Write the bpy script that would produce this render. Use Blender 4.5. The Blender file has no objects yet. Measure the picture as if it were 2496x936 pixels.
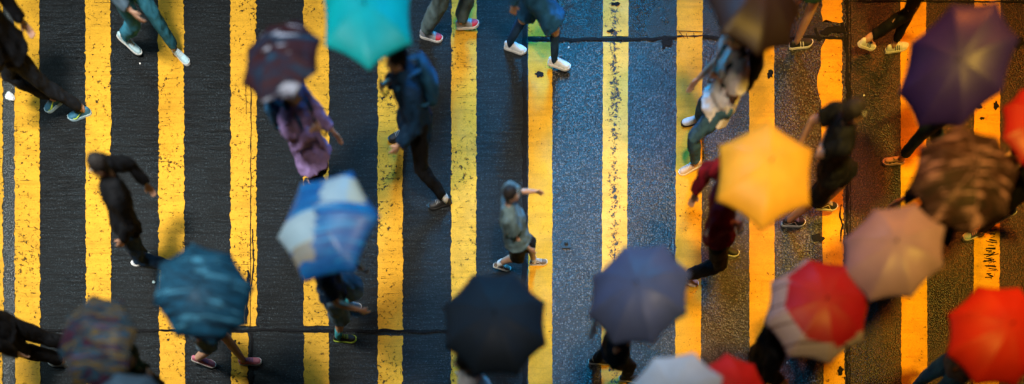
import bpy, bmesh, math, random
from mathutils import Vector, Matrix, noise
random.seed(7)
SC = bpy.context.scene
COL = SC.collection
PI = math.pi
V = Vector

# ------------------------------------------------------------------ camera geometry
H = 8.5            # camera height, metres
S = 205.0          # photo pixels per metre on the road
NX, NY = 1248.0, 1750.0
CAMY = -(NY - 468.0) / S
def at(px, py, z=0.0):
    """world point at height z that the photograph shows at (px, py)"""
    f = (H - z) / H
    return V(((px - NX) / S * f, CAMY + (NY - py) / S * f, z))

# ------------------------------------------------------------------ node helpers
def lin(c):
    return tuple(((x / 12.92) if x <= 0.04045 else ((x + 0.055) / 1.055) ** 2.4) for x in c)
class NT:
    def __init__(s, name):
        s.m = bpy.data.materials.new(name); s.m.use_nodes = True
        s.t = s.m.node_tree; s.t.nodes.clear()
        s.out = s.t.nodes.new('ShaderNodeOutputMaterial')
        s.b = s.t.nodes.new('ShaderNodeBsdfPrincipled')
        s.t.links.new(s.b.outputs[0], s.out.inputs[0])
        s.co = s.t.nodes.new('ShaderNodeTexCoord').outputs['Object']
    def n(s, typ, **k):
        x = s.t.nodes.new(typ)
        for a, v in k.items(): setattr(x, a, v)
        return x
    def l(s, a, b): s.t.links.new(a, b)
    def setin(s, node, key, v):
        if hasattr(v, 'is_output') or isinstance(v, bpy.types.NodeSocket): s.l(v, node.inputs[key])
        else: node.inputs[key].default_value = v
    def map(s, scale=(1, 1, 1), rot=0.0, loc=(0, 0, 0), src=None):
        m = s.n('ShaderNodeMapping'); m.inputs['Scale'].default_value = scale
        m.inputs['Rotation'].default_value = (0, 0, rot); m.inputs['Location'].default_value = loc
        s.l(src or s.co, m.inputs['Vector']); return m.outputs[0]
    def noise(s, sc, det=3, rough=.55, vec=None, dist=0.0):
        x = s.n('ShaderNodeTexNoise'); x.inputs['Scale'].default_value = sc
        x.inputs['Detail'].default_value = det; x.inputs['Roughness'].default_value = rough
        x.inputs['Distortion'].default_value = dist
        s.l(vec or s.co, x.inputs['Vector']); return x.outputs['Fac']
    def ramp(s, fac, stops, interp='LINEAR'):
        r = s.n('ShaderNodeValToRGB'); r.color_ramp.interpolation = interp
        e = r.color_ramp.elements
        while len(e) < len(stops): e.new(.5)
        for i, (p, c) in enumerate(stops):
            e[i].position = p
            e[i].color = (c, c, c, 1) if isinstance(c, (int, float)) else (*c, 1)
        s.l(fac, r.inputs[0]); return r.outputs[0]
    def mix(s, f, a, b, typ='MIX'):
        m = s.n('ShaderNodeMix', data_type='RGBA', blend_type=typ)
        s.setin(m, 0, f)
        for i, v in ((6, a), (7, b)):
            if isinstance(v, tuple): m.inputs[i].default_value = (*v, 1)
            else: s.l(v, m.inputs[i])
        return m.outputs[2]
    def math(s, op, a, b=0.0, c=None):
        m = s.n('ShaderNodeMath', operation=op)
        s.setin(m, 0, a); s.setin(m, 1, b)
        if c is not None: s.setin(m, 2, c)
        return m.outputs[0]
    def bump(s, h, strength=.4, dist=.01):
        b = s.n('ShaderNodeBump'); b.inputs['Strength'].default_value = strength
        b.inputs['Distance'].default_value = dist
        s.l(h, b.inputs['Height']); s.l(b.outputs[0], s.b.inputs['Normal'])
    def base(s, c):
        if isinstance(c, tuple): s.b.inputs['Base Color'].default_value = (*c, 1)
        else: s.l(c, s.b.inputs['Base Color'])
    def rough(s, r): s.setin(s.b, 'Roughness', r)

MATS = {}
def cloth(name, c, rough=.75, var=.35, wet=0.0, sc=9):
    if name in MATS: return MATS[name]
    t = NT(name)
    f = t.noise(sc, 4)
    d = tuple(x * (1 - var) for x in c); u = tuple(min(1, x * (1 + var)) for x in c)
    t.base(t.ramp(f, [(.3, d), (.7, u)])); t.rough(rough)
    weave = t.noise(420, 1)
    fold = t.noise(14, 3, .5, t.map((1, 1, .45)))
    t.bump(t.math('ADD', t.math('MULTIPLY', weave, .12), t.math('MULTIPLY', fold, 2.0)), .55, .006)
    t.b.inputs['Specular IOR Level'].default_value = .12
    if wet: t.b.inputs['Coat Weight'].default_value = wet; t.b.inputs['Coat Roughness'].default_value = .25
    MATS[name] = t.m; return t.m
def plastic(name, c, rough=.45, metal=0.0):
    if name in MATS: return MATS[name]
    t = NT(name); f = t.noise(40, 3)
    t.base(t.ramp(f, [(.3, tuple(x * .8 for x in c)), (.7, c)])); t.rough(rough)
    t.b.inputs['Metallic'].default_value = metal
    MATS[name] = t.m; return t.m
def skin(name, c):
    if name in MATS: return MATS[name]
    t = NT(name); f = t.noise(18, 4)
    t.base(t.ramp(f, [(.3, tuple(x * .85 for x in c)), (.7, c)])); t.rough(.5)
    t.b.inputs['Subsurface Weight'].default_value = .15
    t.b.inputs['Subsurface Radius'].default_value = (.01, .004, .002)
    MATS[name] = t.m; return t.m
def hair_mat(name, c):
    if name in MATS: return MATS[name]
    t = NT(name); f = t.noise(60, 3, .6, t.map((1, 1, .15)))
    t.base(t.ramp(f, [(.3, tuple(x * .6 for x in c)), (.7, tuple(x * 1.5 for x in c))])); t.rough(.65); t.b.inputs['Specular IOR Level'].default_value = .2
    t.bump(f, .8, .006)
    MATS[name] = t.m; return t.m

# ------------------------------------------------------------------ object helpers
def tag(o, label=None, cat=None, group=None, kind=None):
    if label: o['label'] = label
    if cat: o['category'] = cat
    if group: o['group'] = group
    if kind: o['kind'] = kind
    return o
def link(name, me, parent=None, mat=None):
    o = bpy.data.objects.new(name, me); COL.objects.link(o)
    if parent is not None:
        o.parent = parent
    if mat is not None: me.materials.append(mat)
    return o
def smooth(me):
    me.polygons.foreach_set('use_smooth', [True] * len(me.polygons)); me.update()
class MB:
    """mesh accumulator in world space"""
    def __init__(s): s.v = []; s.f = []; s.mi = []
    def ring(s, c, x, y, a, b, n):
        i = len(s.v)
        for k in range(n):
            t = 2 * PI * k / n
            s.v.append(c + x * (a * math.cos(t)) + y * (b * math.sin(t)))
        return i
    def tube(s, pts, side=None, n=12, caps=(True, True)):
        """pts: (position, half width, half depth); side: direction of the half width"""
        m = len(pts); rings = []
        for i, (p, a, b) in enumerate(pts):
            p0 = pts[max(i - 1, 0)][0]; p1 = pts[min(i + 1, m - 1)][0]
            d = (p1 - p0)
            d = d.normalized() if d.length > 1e-7 else V((0, 0, 1))
            sd = side or (V((1, 0, 0)) if abs(d.x) < .8 else V((0, 1, 0)))
            x = sd - d * sd.dot(d)
            x = x.normalized() if x.length > 1e-5 else d.orthogonal().normalized()
            y = d.cross(x)
            if i == 0 and caps[0]:
                r = min(a, b)
                for q in (85, 60, 30):
                    k = math.cos(math.radians(q)); h = math.sin(math.radians(q))
                    rings.append(s.ring(p - d * (r * h), x, y, a * k + 1e-4, b * k + 1e-4, n))
            rings.append(s.ring(p, x, y, a, b, n))
            if i == m - 1 and caps[1]:
                r = min(a, b)
                for q in (30, 60, 85):
                    k = math.cos(math.radians(q)); h = math.sin(math.radians(q))
                    rings.append(s.ring(p + d * (r * h), x, y, a * k + 1e-4, b * k + 1e-4, n))
        for r0, r1 in zip(rings, rings[1:]):
            for k in range(n):
                s.f.append((r0 + k, r0 + (k + 1) % n, r1 + (k + 1) % n, r1 + k))
        s.f.append(tuple(rings[0] + k for k in reversed(range(n))))
        s.f.append(tuple(rings[-1] + k for k in range(n)))
    def cap(s, a, b, ra, rb, side=None, n=12): s.tube([(a, ra, ra), (b, rb, rb)], side, n)
    def ell(s, c, x, y, z, a, b, d, n=16, m=10):
        rings = []
        for j in range(m + 1):
            t = PI * (j + .02 if j == 0 else (j - .02 if j == m else j)) / m
            rings.append(s.ring(c - z * (d * math.cos(t)), x, y, a * math.sin(t) + 1e-5, b * math.sin(t) + 1e-5, n))
        for r0, r1 in zip(rings, rings[1:]):
            for k in range(n): s.f.append((r0 + k, r0 + (k + 1) % n, r1 + (k + 1) % n, r1 + k))
        s.f.append(tuple(rings[0] + k for k in reversed(range(n)))); s.f.append(tuple(rings[-1] + k for k in range(n)))
    def mesh(s, name, origin=V((0, 0, 0))):
        me = bpy.data.meshes.new(name)
        me.from_pydata([tuple(v - origin) for v in s.v], [], s.f); me.update()
        return me
    def remesh(s, name, voxel, origin=V((0, 0, 0)), it=3, wrinkle=0.0, seed=0.0, wscale=(14, 14, 6)):
        me = s.mesh('tmp', origin)
        o = bpy.data.objects.new('tmp', me); COL.objects.link(o)
        r = o.modifiers.new('r', 'REMESH'); r.mode = 'VOXEL'; r.voxel_size = voxel
        if it:
            q = o.modifiers.new('s', 'SMOOTH'); q.factor = .5; q.iterations = it
        dg = bpy.context.evaluated_depsgraph_get()
        out = bpy.data.meshes.new_from_object(o.evaluated_get(dg))
        out.name = name
        bpy.data.objects.remove(o); bpy.data.meshes.remove(me)
        if wrinkle:
            nn = [v.normal.copy() for v in out.vertices]
            for v, q in zip(out.vertices, nn):
                p = v.co
                k = noise.noise(V((p.x * wscale[0] + seed, p.y * wscale[1], p.z * wscale[2])))
                k2 = noise.noise(V((p.x * 34 + seed, p.y * 34, p.z * 18)))
                v.co = p + q * (wrinkle * (k + .35 * k2))
        smooth(out); return out

UP = V((0, 0, 1))
def ik(a, b, l1, l2, pole):
    d = b - a; L = d.length
    if L > (l1 + l2) * .998: b = a + d.normalized() * (l1 + l2) * .998; d = b - a; L = d.length
    u = d / L
    c = (l1 * l1 + L * L - l2 * l2) / (2 * l1 * L); c = max(-1, min(1, c))
    p = pole - u * pole.dot(u)
    p = p.normalized() if p.length > 1e-4 else u.orthogonal().normalized()
    return a + u * (l1 * c) + p * (l1 * math.sqrt(max(0, 1 - c * c))), b

# ------------------------------------------------------------------ shoes
def sw(u):   # half width along the shoe
    pts = [(0, .018), (.04, .028), (.15, .034), (.4, .036), (.6, .043), (.75, .047), (.88, .041), (.96, .028), (1, .012)]
    for (a, x), (b, y) in zip(pts, pts[1:]):
        if u <= b: return x + (y - x) * (u - a) / (b - a)
    return .012
def shh(u):
    pts = [(0, .05), (.04, .064), (.15, .070), (.32, .076), (.48, .070), (.62, .052), (.78, .040), (.92, .034), (1, .016)]
    for (a, x), (b, y) in zip(pts, pts[1:]):
        if u <= b: return x + (y - x) * (u - a) / (b - a)
    return .016
LEN = .285
def upper_pt(u, v, off=0.0, k=1.0):
    """v: 0 = right edge, pi/2 = top, pi = left edge; local: x forward, y left, z up"""
    w = (sw(u) + off) * k; h = (shh(u) + off) * k
    cx = math.cos(v); sx = math.sin(v)
    y = w * math.copysign(abs(cx) ** .75, cx); z = .022 * k + h * abs(sx) ** .8
    return V(((u * LEN - .10) * k, y, z))
def make_shoe(parent, org, M, k, st):
    """M: 4x4 of shoe frame in world; st: dict(upper, sole, mark, markmat, laces, toe)"""
    o_me = []
    mb = MB(); nu, nv = 22, 14
    for i in range(nu + 1):
        u = i / nu
        for j in range(nv + 1): mb.v.append(M @ upper_pt(u, PI * j / nv, 0, k))
    toe = []
    for i in range(nu):
        for j in range(nv):
            a = i * (nv + 1) + j; mb.f.append((a, a + nv + 1, a + nv + 2, a + 1)); toe.append(i / nu > .72)
    mb.f.append(tuple(j for j in range(nv + 1))); toe.append(False)
    mb.f.append(tuple(nu * (nv + 1) + j for j in reversed(range(nv + 1)))); toe.append(True)
    me = mb.mesh('shoe', org); smooth(me)
    sh = link('sandal' if st.get('sandal') else 'shoe', me, parent, st['upper'])
    if st.get('toe'):
        me.materials.append(st['toe'])
        for p, t in zip(me.polygons, toe): p.material_index = 1 if t else 0
    # sole
    mb = MB(); out = []
    for i in range(15): out.append((i / 14, 1))
    for i in range(14, -1, -1): out.append((i / 14, -1))
    n = len(out); lev = [(.0, .96), (.006, 1.0), (.026, 1.0), (.030, .93)]
    for z, g in lev:
        for u, sg in out:
            spring = .012 * max(0, (u - .75) / .25) ** 2
            mb.v.append(M @ V(((u * (LEN + .008) - .104) * k, sg * (sw(u) + .005) * g * k, (z + spring) * k)))
    for l in range(3):
        for i in range(n): mb.f.append((l * n + i, l * n + (i + 1) % n, (l + 1) * n + (i + 1) % n, (l + 1) * n + i))
    mb.f.append(tuple(reversed(range(n)))); mb.f.append(tuple(3 * n + i for i in range(n)))
    me = mb.mesh('sole', org); link('sole', me, sh, st['sole'])
    # laces
    if st.get('laces'):
        mb = MB()
        for q in range(5):
            u = .40 + q * .065
            mb.tube([(M @ upper_pt(u, v, .003, k), .003, .003) for v in (1.1, 1.35, 1.57, 1.8, 2.04)], n=6)
        link('laces', mb.mesh('laces', org), sh, st['laces'])
    # side marks
    def strip(path, name='side_mark', wid=.005):
        for sgn in (1, -1):
            mb = MB(); pts = []
            for u, v, w in path:
                vv = v if sgn > 0 else PI - v
                pts.append((M @ upper_pt(u, vv, .0015, k), w * k, .002))
            mb.tube(pts, n=8)
            link(name, mb.mesh(name, org), sh, st['markmat'])
    mk = st.get('mark')
    if mk == 'swoosh':
        strip([(.80, .42, .002), (.74, .25, .006), (.66, .22, .008), (.56, .34, .008), (.44, .52, .006), (.30, .78, .004), (.20, .95, .0015)])
    elif mk == 'bars':
        for q in range(3): strip([(.40 + q * .085, .12, .005), (.35 + q * .085, .5, .005), (.31 + q * .085, 1.0, .005)])
    elif mk == 'two bars':
        for q in range(2): strip([(.46 + q * .12, .10, .006), (.42 + q * .12, .5, .006), (.38 + q * .12, .95, .006)])
    elif mk == 'wave':
        strip([(.06, .45, .004), (.2, .3, .005), (.32, .42, .005), (.42, .8, .004), (.52, .75, .004), (.58, .4, .004), (.66, .2, .003)])
    return sh
def make_sandal(parent, org, M, k, sole, strap):
    mb = MB(); out = [(i / 14, 1) for i in range(15)] + [(i / 14, -1) for i in range(14, -1, -1)]
    n = len(out)
    for z, g in [(0, .95), (.006, 1.0), (.024, 1.0), (.028, .95)]:
        for u, sg in out: mb.v.append(M @ V(((u * (LEN) - .10) * k, sg * (sw(u) + .004) * g * k, z * k)))
    for l in range(3):
        for i in range(n): mb.f.append((l * n + i, l * n + (i + 1) % n, (l + 1) * n + (i + 1) % n, (l + 1) * n + i))
    mb.f.append(tuple(reversed(range(n)))); mb.f.append(tuple(3 * n + i for i in range(n)))
    sh = link('sandal', mb.mesh('sandal', org), parent, sole)
    for u0, sk in ((.42, .05), (.56, -.05), (.66, .03)):
        mb = MB()
        pts = []
        for j in range(9):
            v = PI * j / 8
            p = upper_pt(u0 + sk * math.cos(v), v, -.012 if u0 > .5 else -.02, k)
            pts.append((M @ p, .012, .003))
        mb.tube(pts, side=(M.to_3x3() @ V((1, 0, 0))), n=8)
        link('strap', mb.mesh('strap', org), sh, strap)
    return sh

# ------------------------------------------------------------------ people
GP = 'people walking across the striped crossing'
BODY_FACE = plastic('eye_white', (.75, .75, .72), .3)
LIP = plastic('lip', (.35, .10, .08), .5)
ALLP = {}
def person(spec):
    h = spec.get('h', 1.70); k = h / 1.70
    hd = V((spec['dir'][0], -spec['dir'][1], 0)).normalized()
    left = UP.cross(hd)
    feet = []
    for f in spec['feet']:
        c = at(f[0], f[1], f[3] if len(f) > 3 else 0)
        d = V((f[2][0], -f[2][1], 0)).normalized()
        feet.append([c, d, f[3] if len(f) > 3 else 0.0, f[4] if len(f) > 4 else 0.0])
    # which foot is left
    s0 = feet[0][0].dot(left); s1 = feet[1][0].dot(left)
    if s1 > s0: feet.reverse(); spec_sh = list(reversed(spec['shoes'])) if isinstance(spec['shoes'], list) else [spec['shoes']] * 2
    else: spec_sh = spec['shoes'] if isinstance(spec['shoes'], list) else [spec['shoes']] * 2
    mid = (feet[0][0] + feet[1][0]) / 2
    base = V((mid.x, mid.y, 0))
    zp = .53 * h
    pel = at(*spec['pelvis'], zp) if 'pelvis' in spec else V((mid.x, mid.y, zp)) + hd * .03
    frames = []; ankles = []
    sk = .94 * k
    for (c, d, lift, pitch) in feet:
        lf = UP.cross(d)
        R = Matrix(((d.x, lf.x, 0, 0), (d.y, lf.y, 0, 0), (0, 0, 1, 0), (0, 0, 0, 1)))
        Rp = Matrix.Rotation(math.radians(pitch), 4, 'Y')     # heel up
        T = Matrix.Translation(V((c.x, c.y, lift)) - d * .042 * sk) @ R
        ball = V((.12 * sk, 0, 0))
        M = T @ Matrix.Translation(ball) @ Rp @ Matrix.Translation(-ball)
        frames.append(M); ankles.append(M @ V((-.03 * sk, 0, .092 * sk)))
    th, shn = .245 * h, .246 * h
    hipw = .088 * k
    for _ in range(60):
        hips = [pel + left * hipw, pel - left * hipw]
        if all((a - q).length < (th + shn) * .995 for a, q in zip(ankles, hips)): break
        pel.z -= .01
        if _ > 25: pel.xy = pel.xy + (V((mid.x, mid.y)) - pel.xy) * .08
    hips = [pel + left * hipw, pel - left * hipw]
    knees = []
    for q, a, (c, d, l_, p_) in zip(hips, ankles, feet):
        kn, _a = ik(q, a, th, shn, (hd + d) * .5 + V((0, 0, .15))); knees.append(kn)
    zc = pel.z + .235 * h
    if 'chest' in spec: ch = at(*spec['chest'], zc)
    else: ch = V((pel.x, pel.y, zc)) + hd * .04
    dx = (ch - pel); dx.z = 0
    if dx.length > .30: ch = V((pel.x, pel.y, zc)) + dx.normalized() * .30
    spine = (ch - pel).normalized()
    shl = ch + spine * .065 * k
    sw_ = .165 * k if spec.get('female') else .185 * k
    neck = shl + spine * .075 * k + hd * .01
    headc = neck + UP * .125 * k + hd * .035 * k
    # arms
    shoulders = [shl + left * sw_, shl - left * sw_]
    ua, fa = .172 * h, .155 * h
    targets = [None, None]; grip = [False, False]; umb = spec.get('umbrella')
    axis = UP
    swing = .22
    fr = 1 if feet[0][0].dot(hd) > feet[1][0].dot(hd) else -1
    targets[0] = shoulders[0] + left * .06 - UP * .46 * k + hd * (-fr * swing)
    targets[1] = shoulders[1] - left * .06 - UP * .46 * k + hd * (fr * swing)
    if 'hand' in spec:      # free hand seen in the photo: (px, py, z, which)
        hx = spec['hand']; targets[hx[3]] = at(hx[0], hx[1], hx[2])
    if umb:
        apex = at(umb[0], umb[1], umb[2])
        w = 0 if (apex - shl).dot(left) > 0 else 1
        if 'hand' in spec and spec['hand'][3] == w: w = 1 - w
        t = V((apex.x, apex.y, 0)) - V((shl.x, shl.y, 0))
        if t.length > .36: t = t.normalized() * .36
        if t.length < .2: t = (t + hd * .22)
        hp = V((shl.x + t.x, shl.y + t.y, shl.z - .14 * k))
        targets[w] = hp; grip[w] = True; axis = (apex - hp).normalized()
        spec['_hand'] = hp; spec['_apex'] = apex; spec['_axis'] = axis
    mb = MB()
    sd = left
    arms = []
    for i in range(2):
        sg = 1 if i == 0 else -1
        pole = -hd * .8 - UP * .6 + left * sg * .5
        wr_t = targets[i]
        if grip[i]:
            back = (shoulders[i] - wr_t); back = (back - axis * back.dot(axis)).normalized()
            wrist = wr_t + back * .075
        else: wrist = wr_t
        el, wr = ik(shoulders[i], wrist, ua, fa, pole)
        arms.append((shoulders[i], el, wr))
        mb.tube([(shoulders[i], .052 * k, .05 * k), (shoulders[i].lerp(el, .5), .046 * k, .046 * k), (el, .037 * k, .037 * k),
                 (el.lerp(wr, .35), .038 * k, .036 * k), (wr, .027 * k, .022 * k)], n=12)
        # hand
        fd = (wr - el).normalized()
        if grip[i]:
            toax = (wr_t - wr).normalized(); r = .021
            sdv = axis.cross(toax) * (1 if i == 0 else -1)
            pc = wr + toax * .035
            mb.tube([(wr, .022, .018), (pc - axis * .0, .036, .014), (wr_t - toax * .012 + sdv * .02, .034, .012)], side=axis, n=10)
            for q in range(4):
                zz = (-.033 + q * .021)
                pts = []
                for a in (60, 20, -25, -70, -115, -160):
                    t_ = math.radians(a)
                    pts.append((wr_t + axis * zz + sdv * (r * math.cos(t_ - .4)) - toax * (r * math.sin(t_ - .4)), .0092 - .0012 * (q == 0), .0088))
                mb.tube(pts, n=8)
            t0 = pc + axis * .02 - sdv * .012
            mb.tube([(t0, .012, .012), (wr_t + axis * .035 - sdv * .022, .010, .010), (wr_t + axis * .05 + toax * .018 - sdv * .006, .009, .009)], n=8)
        else:
            pal = left * sg
            fd2 = (fd + V((0, 0, -.3))).normalized()
            sdv = fd2.cross(pal).normalized()       # across the palm (towards the thumb = forward)
            if sdv.dot(hd) < 0: sdv = -sdv
            inward = -pal
            pe = wr + fd2 * .085 * k
            mb.tube([(wr, .024 * k, .018 * k), (wr + fd2 * .045 * k, .038 * k, .015 * k), (pe, .038 * k, .013 * k)], side=sdv, n=10)
            for q, (o_, ln) in enumerate(((-.03, .055), (-.010, .07), (.011, .077), (.031, .068))):
                b0 = pe + sdv * o_ * k
                j1 = b0 + (fd2 + inward * .12 + sdv * o_ * 2).normalized() * ln * .5 * k
                j2 = j1 + (fd2 * .8 + inward * .5).normalized() * ln * .5 * k
                mb.tube([(b0, .0095 * k, .0095 * k), (j1, .009 * k, .009 * k), (j2, .0078 * k, .0078 * k)], n=8)
            t0 = wr + fd2 * .025 * k + sdv * .022 * k
            t1 = t0 + (sdv * .8 + fd2 * .7 + inward * .3).normalized() * .042 * k
            mb.tube([(t0, .013 * k, .013 * k), (t1, .011 * k, .011 * k), (t1 + (fd2 + sdv * .2 + inward * .3).normalized() * .03 * k, .009 * k, .009 * k)], n=8)
    # torso
    tl = [(-.02, .120, .088), (.03, .160, .112), (.08, .158, .112), (.15, .135, .098), (.21, .140, .104), (.29, .158, .115), (.35, .150, .105), (.39, .110, .080)]
    tscale = (shl - pel).length / .46
    T = lambda s_, a, b, ex=0.0: (pel + spine * (s_ * tscale * k * 1.16), (a * (.93 if spec.get('female') else 1) + ex) * k, (b + ex) * k)
    mb.tube([T(*q) for q in tl], side=left, n=18)
    mb.tube([(shoulders[0], .052 * k, .050 * k), (shl, .075 * k, .07 * k), (shoulders[1], .052 * k, .050 * k)], n=12)
    mb.tube([(shl, .075 * k, .07 * k), (neck, .054 * k, .056 * k), (headc - UP * .05 * k, .05 * k, .055 * k)], side=left, n=12)
    # head with face
    mb.ell(headc + UP * .02 * k - hd * .008 * k, left, hd, UP, .076 * k, .096 * k, .098 * k)
    mb.ell(headc - UP * .045 * k + hd * .022 * k, left, hd, UP, .058 * k, .066 * k, .072 * k)
    nz = headc + hd * .088 * k - UP * .02 * k
    mb.tube([(nz + UP * .03 * k - hd * .004, .008 * k, .008 * k), (nz + hd * .014 * k - UP * .006 * k, .013 * k, .012 * k)], n=8)
    for sg in (1, -1):
        mb.ell(headc + left * sg * .078 * k - UP * .01 * k - hd * .005 * k, left, hd, UP, .010 * k, .019 * k, .032 * k, 8, 6)
    # legs
    for i in range(2):
        q, kn, a = hips[i], knees[i], ankles[i]
        mb.tube([(q, .092 * k, .095 * k), (q.lerp(kn, .45), .078 * k, .08 * k), (kn, .053 * k, .056 * k), (kn.lerp(a, .3), .054 * k, .057 * k), (a, .036 * k, .040 * k)], n=14)
        M = frames[i]
        mb.tube([(M @ V((-.065 * sk, 0, .045 * sk)), .026 * sk, .024 * sk), (M @ V((.03 * sk, 0, .055 * sk)), .030 * sk, .028 * sk), (M @ V((.12 * sk, 0, .042 * sk)), .036 * sk, .014 * sk), (M @ V((.155 * sk, 0, .037 * sk)), .026 * sk, .010 * sk)], side=(M.to_3x3() @ V((0, 1, 0))).normalized(), n=12)
        mb.tube([(a, .036 * k, .04 * k), (M @ V((-.03 * sk, 0, .05 * sk)), .03 * sk, .03 * sk)], n=10)
    me = mb.remesh('person', .0085, base, it=2)
    body = link('person', me, None, spec['skin'])
    body.location = base
    tag(body, spec['label'], 'person', GP)
    class _P:   # children are authored in base-relative coordinates
        pass
    def child(name, me_, mat, par=body): return link(name, me_, par, mat)
    # eyes, lips
    for sg in (1, -1):
        e = MB(); e.ell(headc + hd * .078 * k + left * sg * .031 * k + UP * .012 * k, left, hd, UP, .014 * k, .012 * k, .009 * k, 10, 6)
        child('eye', e.mesh('eye', base), BODY_FACE)
    e = MB(); e.ell(headc + hd * .083 * k - UP * .062 * k, left, hd, UP, .024 * k, .010 * k, .009 * k, 10, 6)
    child('lips', e.mesh('lips', base), LIP)
    sdn = random.random() * 50
    # hair
    hb = MB()
    hb.ell(headc + UP * .034 * k - hd * .018 * k, left, hd, UP, .088 * k, .104 * k, .098 * k)
    hl = spec.get('hair', ('short', None))
    if hl[0] == 'long':
        hb.tube([(headc - hd * .045 * k + UP * .02, .085 * k, .06 * k), (headc - hd * .075 * k - UP * .12 * k, .085 * k, .045 * k), (neck - hd * .10 * k - UP * .10 * k, .075 * k, .03 * k)], side=left, n=14)
    elif hl[0] == 'bun':
        hb.ell(headc + UP * .10 * k - hd * .085 * k, left, hd, UP, .04 * k, .04 * k, .035 * k)
    else:
        hb.tube([(headc - hd * .05 * k + UP * .02, .08 * k, .055 * k), (headc - hd * .06 * k - UP * .06 * k, .062 * k, .038 * k)], side=left, n=14)
    child('hair', hb.remesh('hair', .010, base, 1, .009, sdn, (40, 40, 12)), hl[1] or hair_mat('black_hair', (.012, .010, .010)))
    # top
    top = spec['top']      # (material, sleeve, hem, extra)
    cb = MB(); ex = (top[3] if len(top) > 3 else .018) + .012
    hem = top[2]
    tt = [q for q in tl if q[0] >= -.02]
    if hem == 'waist': pts = [T(q[0], q[1], q[2], ex) for q in tt if q[0] >= .02]
    else:
        pts = [T(-.02, .165, .125, ex + .01)] + [T(q[0], q[1], q[2], ex) for q in tt if q[0] >= .03]
    if hem in ('tunic', 'dress'):
        lo = (knees[0] + knees[1]) / 2; ln = .34 if hem == 'tunic' else .75
        dn = (lo - pel)
        spreadk = min(.14, (knees[0] - knees[1]).length * .5)
        p_ = pel + dn * ln * .9
        kd = (knees[0] - knees[1]); kd.z = 0
        mbx = max(abs(kd.dot(left)), .2); mby = max(abs(kd.dot(hd)), .1)
        pts = [(p_, (.16 + ex) * k + mbx * .25 * ln, (.12 + ex) * k + mby * .55 * ln), (pel + dn * ln * .4, (.168 + ex) * k, (.13 + ex) * k + mby * .2 * ln)] + pts[1:]
        pts = [pts[0], pts[1]] + pts[2:]
    cb.tube(pts, side=left, n=20, caps=(False, True))
    cb.tube([(shoulders[0], (.056 + ex * .6) * k, (.054 + ex * .6) * k), (shl, (.078 + ex * .4) * k, .074 * k), (shoulders[1], (.056 + ex * .6) * k, (.054 + ex * .6) * k)], n=12)
    for (s_, el, wr) in arms:
        if top[1] == 'long':
            cb.tube([(s_, (.055 + ex) * k, (.053 + ex) * k), (s_.lerp(el, .5), (.05 + ex) * k, (.05 + ex) * k), (el, (.043 + ex) * k, (.043 + ex) * k), (el.lerp(wr, .9), (.032 + ex * .8) * k, (.03 + ex * .8) * k)], n=12, caps=(True, False))
        elif top[1] == 'short':
            cb.tube([(s_, (.056 + ex) * k, (.054 + ex) * k), (s_.lerp(el, .62), (.054 + ex * 1.1) * k, (.054 + ex * 1.1) * k)], n=12, caps=(True, False))
    nm = {'dress': 'dress', 'tunic': 'tunic'}.get(hem, 'shirt')
    child(nm, cb.remesh(nm, .011, base, 2, .022, sdn), top[0])
    # bottom
    bot = spec['bottom']   # (material, kind, extra)
    pb = MB(); ex = (bot[2] if len(bot) > 2 else .012) + .006
    pb.tube([T(-.02, .120, .100, ex), T(.03, .162, .114, ex), T(.08, .158, .112, ex), T(.12, .145, .106, ex)], side=left, n=18, caps=(True, False))
    for i in range(2):
        q, kn, a = hips[i], knees[i], ankles[i]
        if bot[1] == 'trousers':
            pb.tube([(q, (.092 + ex) * k, (.095 + ex) * k), (q.lerp(kn, .5), (.078 + ex) * k, (.08 + ex) * k), (kn, (.056 + ex) * k, (.058 + ex) * k), (kn.lerp(a, .4), (.052 + ex) * k, (.055 + ex) * k), (kn.lerp(a, bot[3] if len(bot) > 3 else .93), (.040 + ex) * k, (.043 + ex) * k)], n=14, caps=(True, False))
        elif bot[1] == 'shorts':
            e_ = bot[3] if len(bot) > 3 else .8
            pb.tube([(q, (.094 + ex) * k, (.097 + ex) * k), (q.lerp(kn, .5), (.082 + ex) * k, (.085 + ex) * k), (q.lerp(kn, e_), (.068 + ex * 2.2) * k, (.070 + ex * 2.2) * k)], n=14, caps=(True, False))
    child(bot[1], pb.remesh(bot[1], .011, base, 2, .016, sdn + 9), bot[0])
    # socks
    if spec.get('sock'):
        for i in range(2):
            s_ = MB(); kn, a = knees[i], ankles[i]; hgt = spec['sock'][1]
            s_.tube([(kn.lerp(a, 1 - hgt), .058 * k if hgt > .5 else .048 * k, .061 * k if hgt > .5 else .05 * k), (kn.lerp(a, .8), .045 * k, .047 * k), (a, .040 * k, .044 * k), (frames[i] @ V((-.03 * sk, 0, .06 * sk)), .034 * k, .036 * k)], n=12, caps=(False, True))
            m_ = s_.mesh('sock', base); smooth(m_); child('sock', m_, spec['sock'][0])
    for i in range(2):
        st = spec_sh[i]
        if st.get('sandal'): make_sandal(body, base, frames[i], sk, st['sole'], st['upper'])
        else: make_shoe(body, base, frames[i], sk, st)
    spec['_dbg'] = (pel, ch, headc)
    # backpack: a thing of its own
    if spec.get('backpack'):
        bm_, lb = spec['backpack']
        b = MB(); c0 = ch - hd * .20 * k
        b.tube([(c0 - spine * .22, .13, .07), (c0 - spine * .1, .15, .085), (c0 + spine * .08, .145, .08), (c0 + spine * .17, .10, .05)], side=left, n=16)
        me = b.remesh('backpack', .012, c0, 3, .008, sdn)
        o = link('backpack', me, None, bm_); o.location = c0; tag(o, lb, 'backpack')
        b = MB(); b.tube([(c0 - hd * .07 - spine * .17, .10, .025), (c0 - hd * .085 - spine * .03, .105, .03)], side=left, n=12)
        link('front_pocket', b.remesh('front_pocket', .010, c0, 2), o, bm_)
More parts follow.
